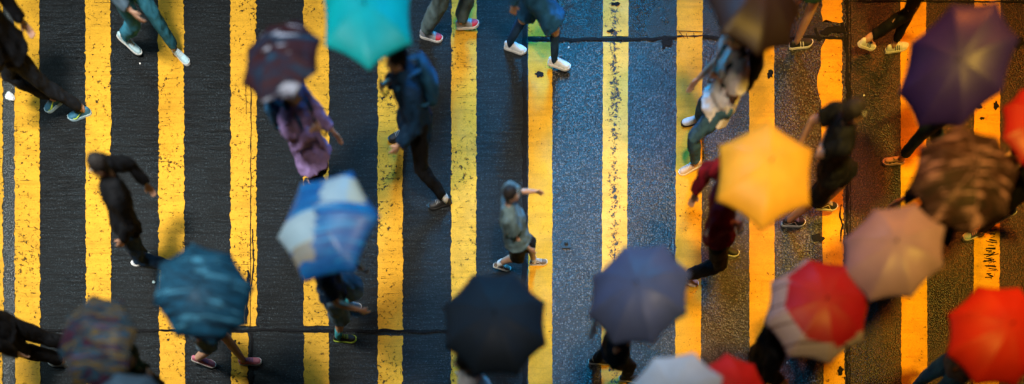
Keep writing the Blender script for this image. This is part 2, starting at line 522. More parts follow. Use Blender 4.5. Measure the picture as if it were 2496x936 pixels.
        for sg in (1, -1):
            b = MB(); u0 = c0 + spine * .17 + left * sg * .06
            pts = [(u0, .022, .006), (shl + spine * .085 * k + left * sg * .09 - hd * .02, .022, .006), (shl + left * sg * .105 + hd * .115 * k, .022, .006), (ch + left * sg * .12 - spine * .1 + hd * .135, .02, .006), (c0 - spine * .15 + left * sg * .15 + hd * .09, .014, .005), (c0 - spine * .17 + left * sg * .11, .014, .005)]
            b.tube(pts, side=left, n=8); link('strap', b.mesh('strap', c0), o, bm_)
    return body

# ------------------------------------------------------------------ umbrellas
METAL = plastic('umbrella_metal', (.25, .25, .26), .35, .8)
BLACKP = plastic('black_plastic', (.015, .015, .016), .4)
GU = 'open umbrellas held over the crossing'
def umbrella(spec, u):
    """u: px, py, z, r_px, ribs, spin, canopy material, label, border, depth"""
    px, py, z, rp, nr, spin, mat, label = u[:8]
    opt = u[8] if len(u) > 8 else {}
    hand, apex, ax = spec['_hand'], spec['_apex'], spec['_axis']
    # the canopy may sit at an angle to a straight line only as the shaft does
    nrm = ax
    R = rp / S * (H - z + .1) / H
    D = opt.get('depth', .40) * R
    x = V((1, 0, 0)) - nrm * nrm.x; x.normalize(); y = nrm.cross(x)
    M = Matrix(((x.x, y.x, nrm.x, apex.x), (x.y, y.y, nrm.y, apex.y), (x.z, y.z, nrm.z, apex.z), (0, 0, 0, 1)))
    L = (apex - hand).length + .09
    root = bpy.data.objects.new('umbrella', None); COL.objects.link(root)
    root.matrix_world = Matrix.Translation(hand - ax * .09) @ M.to_3x3().to_4x4()
    tag(root, label, 'umbrella', GU)
    top = V((0, 0, L))
    def ribp(t, a, off=0.0):
        ph = t * 1.15
        r = R * math.sin(ph) / math.sin(1.15); zz = -D * (1 - math.cos(ph)) / (1 - math.cos(1.15))
        return V((r * math.cos(a), r * math.sin(a), zz + off)) + top
    nt, ns = 16, 8
    me = bpy.data.meshes.new('canopy'); vs = []; fs = []; mi = []
    A = [spin + 2 * PI * i / nr for i in range(nr)]
    rs = random.random() * 40
    for i in range(nt + 1):
        t = i / nt
        for j in range(nr):
            for q in range(ns):
                s_ = q / ns
                a, b = ribp(t, A[j]), ribp(t, A[(j + 1) % nr])
                p = a.lerp(b, s_); bl = 4 * s_ * (1 - s_)
                rad = V((p.x, p.y, 0))
                # scalloped edge, sagging cloth between the ribs
                p = p - rad * (.055 * bl * t ** 3)
                p.z += -.012 * bl * t * math.sin(t * PI) + .010 * bl * t ** 4
                p.z += .0035 * t * noise.noise(V((p.x * 9 + rs, p.y * 9, 1.7)))
                vs.append(tuple(p))
    W = nr * ns
    bd = opt.get('border', 9)
    for i in range(nt):
        for j in range(W):
            a = i * W + j; b = i * W + (j + 1) % W
            if i == 0: fs.append((a, a + W, b + W)) if j % 1 == 0 else None
            else: fs.append((a, a + W, b + W, b))
            mi.append(1 if (i + .5) / nt > bd else 0)
    me.from_pydata(vs, [], fs); me.update()
    bm = bmesh.new(); bm.from_mesh(me); bmesh.ops.remove_doubles(bm, verts=bm.verts, dist=1e-6); bm.to_mesh(me); bm.free()
    me.materials.append(mat)
    if 'bmat' in opt:
        me.materials.append(opt['bmat'])
        for p in me.polygons:
            c = p.center - V((.075, .055, 0)); rr = math.hypot(c.x, c.y)
            am = ((math.atan2(c.y, c.x) - spin) % (2 * PI / nr)) - PI / nr
            oct_r = rr * math.cos(am) / math.cos(PI / nr) / R
            if oct_r > bd: p.material_index = 1
    att = me.attributes.new('panel_cloth', 'FLOAT_VECTOR', 'CORNER')
    for p in me.polygons:
        pi = int(((math.atan2(p.center.y, p.center.x) - spin) % (2 * PI)) / (2 * PI / nr))
        for li in p.loop_indices:
            q = me.vertices[me.loops[li].vertex_index].co
            att.data[li].vector = (q.x + .05 * math.sin(pi * 2.1), q.y + .035 * math.cos(pi * 1.7), q.z + pi * .03)
    smooth(me)
    # keep the creases along the ribs
    can = link('canopy', me, root)
    sol = can.modifiers.new('cloth', 'SOLIDIFY'); sol.thickness = .0016; sol.offset = 0
    seams = MB()
    for a in A:
        mb = MB(); mb.tube([(ribp(t, a, -.006), .0022, .0022) for t in (0.03, .2, .4, .6, .8, .99)], n=6)
        link('rib', mb.mesh('rib'), root, METAL)
    for a in A: seams.tube([(ribp(t, a, .0018), .0022, .0012) for t in (0.03, .15, .3, .45, .6, .75, .9, .995)], n=6)
    link('seam', seams.mesh('seam'), can, opt.get('seammat', mat))
    mb = MB(); mb.tube([(V((0, 0, .10)), .005, .005), (V((0, 0, L - .005)), .005, .005)], n=10); link('shaft', mb.mesh('shaft'), root, METAL)
    mb = MB(); mb.tube([(V((0, 0, L - .01)), .012, .012), (V((0, 0, L + .012)), .008, .008), (V((0, 0, L + .055)), .004, .004)], n=10); link('ferrule', mb.mesh('ferrule'), root, opt.get('tipmat', BLACKP))
    mb = MB(); mb.tube([(V((.05, 0, .03)), .011, .011), (V((.045, 0, -.005)), .011, .011), (V((.025, 0, -.022)), .011, .011), (V((.005, 0, -.008)), .011, .011), (V((0, 0, .03)), .0115, .0115), (V((0, 0, .17)), .0115, .0115)], side=V((0, 1, 0)), n=10)
    me = mb.mesh('handle'); smooth(me); link('handle', me, root, BLACKP)
    tl = math.degrees(ax.angle(UP))
    print('UMB %-50s len %.2f tilt %.0f' % (label[:50], L, tl))
    return root

# ------------------------------------------------------------------ fabrics for the canopies
def canopy_mat(name, c, trans=.25, rough=.5, coat=.35):
    if name in MATS: return MATS[name]
    t = NT(name); f = t.noise(5, 3)
    t.base(t.ramp(f, [(.3, tuple(x * .86 for x in c)), (.7, tuple(min(1, x * 1.08) for x in c))]))
    t.rough(rough); t.b.inputs['Coat Weight'].default_value = coat * .25; t.b.inputs['Coat Roughness'].default_value = .35; t.b.inputs['Specular IOR Level'].default_value = .2
    fin(t, trans); MATS[name] = t.m; return t.m
def fin(t, trans=.2, coat=None):
    drops = t.ramp(t.noise(150, 2), [(.62, 0.0), (.68, 1.0)])
    t.bump(t.math('ADD', t.math('MULTIPLY', drops, .5), t.noise(11, 3)), .35, .006)
    if coat is not None: t.b.inputs['Coat Weight'].default_value = coat; t.b.inputs['Coat Roughness'].default_value = .3
    if trans:
        tr = t.n('ShaderNodeBsdfTranslucent'); mx = t.n('ShaderNodeMixShader'); mx.inputs[0].default_value = trans
        src = t.b.inputs['Base Color']
        if src.is_linked: t.l(src.links[0].from_socket, tr.inputs[0])
        t.l(t.b.outputs[0], mx.inputs[1]); t.l(tr.outputs[0], mx.inputs[2]); t.l(mx.outputs[0], t.out.inputs[0])
def dash_mat(name, stops, rot, sx=2.2, sy=26, sc=1.0, seed=0, trans=.05, interp='LINEAR', second=None):
    """printed fabric of long uneven dashes"""
    t = NT(name)
    at_ = t.n('ShaderNodeAttribute'); at_.attribute_name = 'panel_cloth'; t.co = at_.outputs['Vector']
    v = t.map((sx, sy, 3), rot, (seed, seed * 1.7, 0))
    f = t.noise(sc, 4, .55, v, .6)
    c = t.ramp(f, stops, interp)
    if second:
        g = t.ramp(t.noise(sc * 1.2, 3, .5, t.map((sx * .8, sy * 1.3, 3), rot, (seed + 9, 3, 0))), [(second[1], 0.0), (second[1] + .05, 1.0)])
        c = t.mix(g, c, second[0])
    t.base(c); t.rough(.7); t.b.inputs['Specular IOR Level'].default_value = .12; fin(t, trans, .03)
    MATS[name] = t.m; return t.m

M_teal = canopy_mat('teal_nylon', (.0, .36, .40), .3)
M_navy = canopy_mat('navy_nylon', (.004, .011, .022), .03, .7, .1)
M_lav = canopy_mat('slate_lavender_nylon', (.05, .07, .15), .08)
M_white = canopy_mat('white_nylon', (.74, .80, .86), .35)
M_yel = canopy_mat('yellow_nylon', (.66, .36, .03), .25)
M_pur = canopy_mat('purple_nylon', (.016, .009, .15), .06)
M_grey = canopy_mat('silver_grey_nylon', (.21, .14, .25), .12, .4)
M_red = canopy_mat('crimson_nylon', (.21, .003, .010), .1)
M_redor = canopy_mat('scarlet_nylon', (.46, .016, .008), .15)
M_scar = canopy_mat('bright_red_nylon', (.50, .010, .008), .15)
M_brown = canopy_mat('dark_brown_nylon', (.012, .006, .005), .03)
M_gb = canopy_mat('dull_blue_nylon', (.03, .065, .11), .06)
M_multi = dash_mat('multicolour_print', [(.34, (.003, .005, .012)), (.40, (.045, .006, .022)), (.44, (.003, .004, .010)), (.48, (.005, .05, .09)), (.51, (.004, .005, .012)), (.55, (.13, .085, .015)), (.58, (.004, .006, .015)), (.62, (.006, .06, .11)), (.68, (.05, .008, .03)), (.76, (.16, .18, .26))], .22, 1.6, 16, 1.0, 3)
M_bstripe = dash_mat('blue_streak_print', [(.36, (.002, .006, .012)), (.44, (.003, .022, .045)), (.48, (.008, .085, .17)), (.51, (.003, .018, .035)), (.56, (.008, .075, .15)), (.60, (.003, .015, .03)), (.66, (.05, .22, .36))], .12, 1.8, 17, 1.0, 6)
M_maroon = dash_mat('maroon_blue_print', [(.3, (.005, .004, .007)), (.45, (.030, .007, .009)), (.55, (.010, .012, .028)), (.66, (.010, .035, .07))], -.15, 1.8, 7, 1.0, 1, second=((.30, .33, .42), .62))
M_camo = dash_mat('dark_dash_print', [(.35, (.004, .003, .005)), (.5, (.020, .007, .011)), (.58, (.006, .004, .006)), (.66, (.045, .022, .032))], .05, 3.4, 15, 1.0, 8, second=((.20, .11, .17), .575))
def plaid():
    t = NT('white_plaid'); 
    sep = t.n('ShaderNodeSeparateXYZ'); t.l(t.co, sep.inputs[0])
    def band(o, k, w):
        s_ = t.math('FRACT', t.math('MULTIPLY', o, k)); return t.math('LESS_THAN', s_, w)
    a = t.math('ADD', band(sep.outputs[0], 22, .4), band(sep.outputs[1], 22, .4))
    a = t.math('ADD', a, t.math('MULTIPLY', band(sep.outputs[1], 5.5, .12), 2.5))
    t.base(t.ramp(t.math('MULTIPLY', a, .25), [(0, (.30, .27, .38)), (.5, (.20, .17, .25)), (.7, (.15, .12, .18)), (1, (.05, .02, .03))])); t.rough(.5); fin(t, .3, .3)
    return t.m
M_plaid = plaid()
def patch_mat():
    t = NT('blue_white_yellow_print')
    sep = t.n('ShaderNodeSeparateXYZ'); t.l(t.co, sep.inputs[0]); X, Y = sep.outputs[0], sep.outputs[1]
    wob = t.math('MULTIPLY', t.math('SUBTRACT', t.noise(1.0, 4, .6, t.map((2, 20, 1), .12)), .5), .30)
    Xn = t.math('ADD', X, wob); Yn = t.math('ADD', Y, t.math('MULTIPLY', wob, .5))
    def box(x0, x1, y0, y1):
        a = t.math('MULTIPLY', t.math('GREATER_THAN', Xn, x0), t.math('LESS_THAN', Xn, x1))
        b = t.math('MULTIPLY', t.math('GREATER_THAN', Yn, y0), t.math('LESS_THAN', Yn, y1))
        return t.math('MULTIPLY', a, b)
    blue = t.ramp(t.noise(1.0, 4, .6, t.map((1.8, 26, 1), .14)), [(.36, (.001, .035, .16)), (.48, (.001, .13, .44)), (.56, (.001, .07, .28)), (.64, (.01, .28, .62))])
    w = t.math('MAXIMUM', box(-.60, -.02, -.20, .06), box(.02, .40, .10, .36))
    c = t.mix(t.math('MULTIPLY', w, .88), blue, (.34, .50, .60))
    yv = t.math('MAXIMUM', box(-.36, -.06, -.34, -.19), box(.26, .40, .10, .36))
    c = t.mix(t.math('MULTIPLY', yv, .5), c, (.52, .44, .16))
    t.base(c); t.rough(.5); fin(t, .25, .35); return t.m
M_patch = patch_mat()

# ------------------------------------------------------------------ clothes
c_black = cloth('black_cloth', (.004, .0045, .006)); c_char = cloth('charcoal_cloth', (.012, .015, .020))
c_navy = cloth('navy_cloth', (.004, .020, .050)); c_blue = cloth('blue_cloth', (.012, .07, .16))
c_denim = cloth('denim', (.035, .09, .16)); c_lden = cloth('light_denim', (.05, .20, .38))
c_tealt = cloth('teal_blue_cloth', (.03, .16, .24)); c_gteal = cloth('grey_teal_cloth', (.09, .14, .16))
c_pale = cloth('pale_grey_teal_cloth', (.085, .14, .165)); c_white = cloth('white_cloth', (.62, .60, .62), var=.12)
c_grey = cloth('grey_cloth', (.16, .18, .20)); c_lilac = cloth('lilac_cloth', (.27, .19, .42), var=.2)
c_redc = cloth('red_cloth', (.13, .006, .016)); c_jeanD = cloth('dark_denim', (.012, .035, .075))
c_sblue = cloth('slate_blue_cloth', (.09, .15, .21)); c_green = cloth('dark_green_cloth', (.012, .035, .02))
c_teals = cloth('teal_sock', (.05, .32, .38)); c_wsock = cloth('white_sock', (.6, .6, .6)); c_rosy = cloth('dusty_red_cloth', (.2, .05, .04))
sk1 = skin('skin_light', (.55, .33, .24)); sk2 = skin('skin_tan', (.46, .25, .16)); sk3 = skin('skin_medium', (.50, .29, .20))
hb_ = hair_mat('black_hair', (.012, .010, .010)); hbr = hair_mat('dark_brown_hair', (.035, .018, .010))
p_white = plastic('white_rubber', (.72, .72, .70), .5); p_blk = plastic('black_rubber', (.02, .02, .02), .5)
p_wup = plastic('white_mesh', (.62, .66, .70), .6); p_blkup = plastic('black_mesh', (.014, .014, .016), .6)
p_pink = plastic('pink_mesh', (.55, .16, .22), .6); p_red = plastic('red_mesh', (.60, .02, .05), .6)
p_neon = plastic('neon_yellow', (.55, .75, .06), .5); p_teal = plastic('teal_mesh', (.03, .16, .26), .6)
p_gry = plastic('grey_mesh', (.30, .33, .38), .6); p_pale = plastic('pale_blue_mesh', (.42, .62, .70), .6)
p_navy = plastic('navy_mesh', (.02, .04, .09), .6); p_lace = plastic('lace_white', (.65, .65, .65), .7); p_tan = plastic('beige_mesh', (.55, .42, .34), .6)
p_blk2 = plastic('taupe_canvas', (.16, .12, .09), .7); p_pb = plastic('pale_pink', (.60, .38, .36), .6); p_blace = plastic('blue_lace', (.05, .12, .4), .6)
def sh(up, sole=p_white, **k): return dict(upper=up, sole=sole, **k)
SH = dict(
    nike=sh(p_teal, p_pale, mark='swoosh', markmat=p_neon), pale=sh(p_pale, p_white, laces=p_lace),
    white=sh(p_wup, p_white, laces=p_lace), pink=sh(p_pink, p_white, laces=p_blace), bneon=sh(p_blkup, p_neon, laces=p_neon),
    grey=sh(p_gry, p_white, mark='bars', markmat=p_lace, laces=p_lace), blk=sh(p_blkup, p_blk, laces=p_gry), blkw=sh(p_blkup, p_white),
    red=sh(p_gry, p_white, toe=p_red, laces=p_lace), van=sh(p_blk2, p_white, mark='wave', markmat=p_lace, laces=p_lace),
    vanb=sh(p_blkup, p_white, mark='wave', markmat=p_tan, laces=p_tan), wbk=sh(p_wup, p_blk, laces=p_lace), tan=sh(p_tan, p_white, laces=p_lace),
    bbars=sh(p_blkup, p_white, mark='two bars', markmat=p_white), wbars=sh(p_wup, p_white, mark='bars', markmat=p_navy, laces=p_lace),
    run=sh(p_navy, p_white, toe=p_pale, laces=p_pink), pnk2=sh(p_pb, p_white), sandal=dict(sandal=1, upper=p_blkup, sole=p_pb))

def auto(u, dx=0, dy=0, stride=70, d=(1, 0), lat=18):
    """feet under an umbrella seen at u"""
    f = (H - u[2]) / H
    cx = NX + (u[0] - NX) * f + dx; cy = NY + (u[1] - NY) * f + dy
    L = math.hypot(*d); ux, uy = d[0] / L, d[1] / L
    return [(cx + ux * stride / 2 - uy * lat, cy + uy * stride / 2 + ux * lat, d), (cx - ux * stride / 2 + uy * lat, cy - uy * stride / 2 - ux * lat, d, .03, 28)]
R_, L_ = (1, 0), (-1, 0)
PE = []
def P(**k): PE.append(k)
P(label='person in black with teal running shoes, striding at the far left edge', dir=(-1, .2), pelvis=(20, 105), feet=[(197, 283, (-50, 15)), (140, 262, (-50, 12), .10, 20)],
  h=1.74, skin=sk1, top=(c_black, 'long', 'hip', .03), bottom=(c_char, 'trousers', .012), shoes=SH['nike'])
P(label='person in teal blue trousers and pale shoes at the top of the third stripe', dir=(1, .5), feet=[(443, 141, (35, 33)), (318, 116, (45, 22), .05, 30)],
  h=1.7, skin=sk1, top=(c_sblue, 'long', 'hip'), bottom=(c_tealt, 'trousers', .012), shoes=SH['pale'])
P(label='person in black top with grey hem, dark jeans and white shoes between two stripes', dir=(-1, .35), feet=[(348, 636, (-45, 20)), (440, 668, (-45, 14), .04, 35)],
  pelvis=(305, 545), chest=(275, 455), h=1.62, skin=sk2, top=(c_black, 'long', 'hip', .022), bottom=(c_jeanD, 'trousers', .014), shoes=SH['white'])
P(label='person in grey blue shorts and pink running shoes under the blue streaked umbrella', dir=R_, feet=[(612, 884, (48, -3)), (498, 886, (45, 6), .03, 25)],
  h=1.66, female=1, skin=sk1, top=(c_navy, 'short', 'hip'), bottom=(c_sblue, 'shorts', .02, .75), shoes=SH['pink'], umbrella=(480, 692, 1.92), hair=('long', hbr),
  U=(480, 690, 1.92, 124, 8, .2, M_bstripe, 'blue umbrella printed with dark streaks, over pink running shoes'))
P(label='person in teal socks and black shoes with neon soles, under the blue and white umbrella', dir=(1, -.1), feet=[(842, 828, (48, 0)), (852, 752, (45, -8), .10, 20)],
  pelvis=(808, 706), h=1.68, skin=sk2, top=(c_navy, 'short', 'hip'), bottom=(c_sblue, 'shorts', .022, .9), sock=(c_teals, .45), shoes=[SH['bneon'], SH['grey']], umbrella=(773, 522, 2.0),
  U=(773, 522, 2.0, 142, 6, .02, M_patch, 'blue umbrella with white and yellow patches in the left half of the crossing', {'depth': .36}))
P(label='person in navy coat and black shoes striding below the teal umbrella', dir=(-1, .3), feet=[(975, 336, (-42, 14)), (1073, 500, (-48, 12), .0, 0)],
  pelvis=(1010, 262), h=1.76, skin=sk1, top=(c_navy, 'long', 'tunic', .03), bottom=(c_black, 'trousers', .012, .88), sock=(c_wsock, .10), shoes=SH['blk'], umbrella=(888, 8, 2.02),
  backpack=(c_blue, 'blue backpack worn over a navy coat below the teal umbrella'),
  U=(888, 8, 2.02, 124, 6, .55, M_teal, 'bright teal umbrella at the top edge of the crossing', {'depth': .34}))
P(label='person in loose grey trousers and red toed shoes at the top edge', dir=(1, .1), feet=[(1052, 93, (46, 10)), (1140, 62, (46, 0), .06, -8)],
  h=1.7, skin=sk1, top=(c_grey, 'long', 'hip'), bottom=(c_gteal, 'trousers', .028), shoes=SH['red'])
P(label='person in blue shorts, dark knee socks and white sneakers beside the tar joint', dir=(1, .15), feet=[(1256, 122, (45, 12)), (1362, 162, (46, 8), .04, 5)],
  pelvis=(1300, -45), h=1.68, skin=sk1, top=(c_blue, 'long', 'hip'), bottom=(c_blue, 'shorts', .03, .95), sock=(c_jeanD, .78), shoes=SH['white'])
P(label='small person in pale grey green top with taupe skate shoes, above the navy umbrella', dir=(1, 0), feet=[(1312, 642, (47, -4)), (1222, 655, (46, 0), .02, 20)],
  pelvis=(1262, 580), chest=(1244, 515), h=1.32, skin=sk3, top=(c_pale, 'short', 'hip', .05), bottom=(c_char, 'shorts', .02, .85), sock=(c_wsock, .15), shoes=SH['van'], hand=(1302, 466, .80, 0))
P(label='person in long white tunic and jeans with white shoes, below the dark brown umbrella', dir=(-1, .2), feet=[(1687, 300, (-46, 8)), (1681, 415, (-42, 14), .0, 12)],
  pelvis=(1768, 225), chest=(1790, 150), h=1.7, female=1, skin=sk2, top=(c_white, 'short', 'tunic', .032), bottom=(c_denim, 'trousers', .014), shoes=[SH['wbk'], SH['tan']], umbrella=(1862, -45, 2.02),
  backpack=(c_black, 'black backpack worn over a white tunic'), hair=('long', hb_),
  U=(1862, -45, 2.02, 136, 8, .1, M_brown, 'dark brown umbrella cut off by the top edge', {'depth': .38}))
P(label='person in red shirt and black trousers with dark sneakers beside the yellow umbrella', dir=(1, .1), feet=[(1772, 616, (46, 8)), (1672, 688, (45, 6), .02, 22)],
  pelvis=(1757, 560), chest=(1768, 470), h=1.7, skin=sk2, top=(c_redc, 'long', 'hip', .028), bottom=(c_black, 'trousers', .018), shoes=[SH['blkw'], SH['tan']], umbrella=(1880, 392, 2.02),
  U=(1880, 392, 2.02, 134, 6, .48, M_yel, 'bright yellow umbrella right of the centre', {'depth': .36}))
P(label='bare legged person in black shoes with two white bars at the top edge', dir=(1, -.1), feet=[(1950, 112, (46, -8)), (1860, 85, (46, 0), .05, 30)],
  h=1.74, skin=sk3, top=(c_tealt, 'short', 'hip'), bottom=(c_green, 'shorts', .03, .6), shoes=SH['bbars'])
P(label='person in black leggings and white shoes with dark stripes near the upper right', dir=(1, -.15), feet=[(2183, 121, (46, -10)), (2105, 120, (46, -12), .08, 25)],
  h=1.68, female=1, skin=sk1, top=(c_black, 'long', 'hip'), bottom=(c_black, 'trousers', .006, .86), shoes=SH['wbars'])
P(label='person in blue jeans and strapped sandals under the purple umbrella', dir=L_, feet=[(2176, 396, (-48, 2)), (2275, 385, (-46, 0), .03, 30)],
  h=1.68, skin=sk1, top=(c_black, 'short', 'hip'), bottom=(c_jeanD, 'trousers', .012, .88), shoes=SH['sandal'], umbrella=(2338, 145, 2.0), female=1, hair=('long', hb_),
  U=(2338, 145, 2.0, 128, 8, .3, M_pur, 'deep purple umbrella in the upper right', {}))
P(label='person in black shirt and shorts with black skate shoes, right of the yellow umbrella', dir=(1, -.1), feet=[(1932, 546, (50, -2)), (2010, 508, (46, -6), .10, 10)],
  pelvis=(2030, 410), chest=(2050, 330), h=1.72, skin=sk2, top=(c_black, 'short', 'hip', .022), bottom=(c_black, 'shorts', .022, .85), shoes=SH['vanb'], hand=(2018, 318, 1.15, 1))
P(label='person in black trousers and navy running shoes with pale toes at the right edge', dir=(-1, .2), feet=[(2370, 575, (-46, 14)), (2440, 535, (-46, 10), .06, 30)],
  h=1.7, skin=sk2, top=(c_black, 'long', 'hip'), bottom=(c_black, 'trousers', .012), shoes=SH['run'])
P(label='person in black trousers and black shoes under the slate lavender umbrella', dir=(1, 0), feet=[(1462, 882, (46, 0)), (1535, 925, (46, 0), .02, 5)],
  pelvis=(1500, 850), chest=(1520, 770), h=1.68, skin=sk1, top=(c_navy, 'short', 'hip', .02), bottom=(c_black, 'trousers', .01, .9), shoes=SH['blkw'], hand=(1448, 785, 1.15, 0), umbrella=(1552, 688, 2.0),
  U=(1552, 688, 2.0, 132, 8, .28, M_lav, 'slate lavender umbrella in the lower middle', {'depth': .42}))
P(label='person in black with blue sleeves under the crimson umbrella', dir=(1, 0), feet=[(1850, 965, R_), (1760, 985, R_, .03, 20)],
  pelvis=(1865, 872), chest=(1888, 825), h=1.7, skin=sk2, top=(c_black, 'long', 'hip', .028), bottom=(c_black, 'trousers', .014), shoes=SH['blkw'], umbrella=(2015, 728, 1.84),
  U=(2015, 728, 1.84, 136, 8, .22, M_red, 'crimson umbrella with a pale plaid border', {'border': .85, 'bmat': M_plaid, 'depth': .40}))
P(label='person in grey shirt and light blue jeans under the scarlet umbrella', dir=(-1, .3), feet=[(2208, 958, (-46, 14)), (2285, 985, (-46, 10), .03, 25)],
  pelvis=(2345, 885), chest=(2380, 830), h=1.72, skin=sk1, top=(c_grey, 'short', 'hip', .026), bottom=(c_lden, 'trousers', .012), shoes=SH['white'], umbrella=(2466, 790, 2.02),
  U=(2458, 790, 2.02, 134, 8, .36, M_redor, 'scarlet umbrella at the lower right edge', {'depth': .42}))
u = (198, 812, 1.98)
P(label='person in dark olive top under the multicolour dashed umbrella', dir=R_, feet=auto(u), h=1.66, skin=sk1, top=(c_green, 'long', 'hip'), bottom=(c_black, 'trousers'), shoes=SH['grey'], umbrella=u,
  U=(*u, 122, 8, .1, M_multi, 'multicolour dashed umbrella in the lower left', {}))
P(label='person in black trousers walking out at the lower left edge', dir=L_, feet=[(150, 886, L_), (218, 862, L_, .03, 30)], pelvis=(-5, 800), h=1.7, skin=sk1, top=(c_black, 'long', 'hip'), bottom=(c_black, 'trousers', .02), shoes=SH['white'])
u = (662, 108, 2.0)
P(label='person in lilac dress under the maroon umbrella', dir=(1, .4), feet=auto(u, -8, -5, 62, (1, .3)), pelvis=(735, 330), chest=(716, 268), h=1.66, female=1, skin=sk1, top=(c_lilac, 'long', 'dress', .03), bottom=(c_black, 'trousers', .004), shoes=SH['blk'], umbrella=u, hair=('long', hb_),
  backpack=(c_blue, 'blue backpack worn over a lilac dress'),
  U=(*u, 112, 8, .3, M_maroon, 'dark maroon umbrella with pale streaks near the top left', {}))
u = (1205, 762, 2.0)
P(label='person in white top half hidden under the navy umbrella', dir=L_, feet=auto(u, -38, 45), h=1.68, skin=sk2, top=(c_white, 'short', 'hip'), bottom=(c_char, 'trousers'), shoes=SH['blkw'], umbrella=u, hand=(1130, 925, 1.0, 0),
  U=(*u, 138, 8, .42, M_navy, 'dark navy umbrella in the lower centre', {'depth': .4}))
u = (1640, 962, 2.04)
P(label='person in charcoal clothes under the white umbrella', dir=R_, feet=auto(u), h=1.7, skin=sk1, top=(c_char, 'long', 'hip'), bottom=(c_char, 'trousers'), shoes=SH['blkw'], umbrella=u,
  U=(*u, 126, 8, .39, M_white, 'white umbrella at the bottom edge', {'depth': .34, 'seammat': p_white}))
u = (1812, 948, 1.80)
P(label='person in dark jeans under the bright red umbrella', dir=L_, feet=auto(u), h=1.52, skin=sk2, top=(c_rosy, 'long', 'hip'), bottom=(c_jeanD, 'trousers'), shoes=SH['blkw'], umbrella=u,
  U=(*u, 106, 8, .2, M_scar, 'bright red umbrella beside the white umbrella at the bottom', {}))
u = (2382, 400, 2.08)
P(label='person in dark clothes under the umbrella with pale dashes', dir=(-1, 0), feet=[(2122, 694, L_), (2190, 660, L_, .03, 25)], h=1.78, skin=sk2, top=(c_char, 'long', 'hip'), bottom=(c_black, 'trousers'), shoes=SH['white'], umbrella=u,
  U=(*u, 138, 8, .12, M_camo, 'blackish umbrella printed with pale dashes at the right', {}))
u = (2186, 588, 1.96)
P(label='person with navy shoes under the silvery grey umbrella', dir=R_, feet=[(2000, 838, R_), (1925, 800, R_, .03, 25)], h=1.64, female=1, skin=sk1, top=(c_sblue, 'long', 'hip'), bottom=(c_denim, 'trousers'), shoes=SH['run'], umbrella=u,
  U=(*u, 124, 8, .35, M_grey, 'silvery grey umbrella lit orange on one side', {'depth': .38}))
u = (318, 985, 1.98)
P(label='person in navy clothes under the dull blue umbrella', dir=L_, feet=auto(u), h=1.66, skin=sk1, top=(c_navy, 'long', 'hip'), bottom=(c_black, 'trousers'), shoes=SH['blk'], umbrella=u,
  U=(*u, 98, 8, .39, M_gb, 'dull blue umbrella cut off by the bottom edge', {}))
u = (2556, 285, 1.88)
P(label='person in black under the red umbrella at the far right edge', dir=L_, feet=[(2225, 625, L_), (2160, 610, L_, .02, 10)], h=1.6, skin=sk2, pelvis=(2420, 470), top=(c_lden, 'long', 'hip'), bottom=(c_black, 'trousers'), shoes=SH['blk'], umbrella=u,
  U=(*u, 100, 8, .39, M_red, 'red umbrella poking in at the far right edge', {}))

# ------------------------------------------------------------------ road
def concrete():
    t = NT('grooved_concrete')
    groove = t.noise(1.0, 4, .65, t.map((2.2, 34, 1)))
    grain = t.noise(48, 5, .82); big = t.noise(.8, 5, .6); pit = t.noise(26, 4, .7)
    col = t.ramp(grain, [(.37, (.001, .0012, .0015)), (.49, (.004, .006, .008)), (.57, (.016, .025, .032)), (.65, (.13, .17, .20))])
    col = t.mix(t.ramp(groove, [(.44, .92), (.52, 0.0)]), col, (.001, .0013, .0016))
    col = t.mix(t.ramp(pit, [(.60, 0.0), (.66, .8)]), col, (.002, .0024, .003))
    col = t.mix(t.ramp(big, [(.38, 0.0), (.66, .6)]), col, (.006, .0075, .009))
    t.base(col)
    t.rough(t.ramp(t.math('ADD', t.math('MULTIPLY', big, .6), t.math('MULTIPLY', pit, .4)), [(.36, .26), (.60, .7)]))
    t.b.inputs['Specular IOR Level'].default_value = .38
    t.bump(t.math('ADD', t.math('ADD', t.math('MULTIPLY', groove, .8), grain), t.math('MULTIPLY', pit, .7)), 1.0, .016)
    return t.m
def aggregate(name, c0, c1, amt, sc=62, rg=(.28, .5)):
    t = NT(name)
    vo = t.n('ShaderNodeTexVoronoi'); vo.inputs['Scale'].default_value = sc; t.l(t.co, vo.inputs['Vector'])
    sep = t.n('ShaderNodeSeparateColor'); t.l(vo.outputs['Color'], sep.inputs[0])
    stone = t.ramp(sep.outputs[0], [(0, c0), (amt, c0), (amt + .06, c1), (1, tuple(min(1, x * 1.7) for x in c1))])
    edge = t.ramp(vo.outputs['Distance'], [(.30, 0.0), (.62, 1.0)])
    col = t.mix(edge, stone, tuple(x * .4 for x in c0))
    grain = t.noise(150, 2, .7)
    col = t.mix(t.ramp(grain, [(.50, 0.0), (.75, .25)]), col, tuple(x * 1.5 for x in c1))
    col = t.mix(t.math('MULTIPLY', t.ramp(t.noise(1.1, 4), [(.35, 0.0), (.7, 1.0)]), .45), col, tuple(x * .7 for x in c0))
    t.base(col); t.rough(t.ramp(t.noise(1.7, 4), [(.35, rg[0]), (.65, rg[1])]))
    t.b.inputs['Specular IOR Level'].default_value = .6
    t.bump(t.math('ADD', t.math('MULTIPLY', vo.outputs['Distance'], -1.2), t.math('MULTIPLY', grain, .5)), .9, .008)
    return t.m
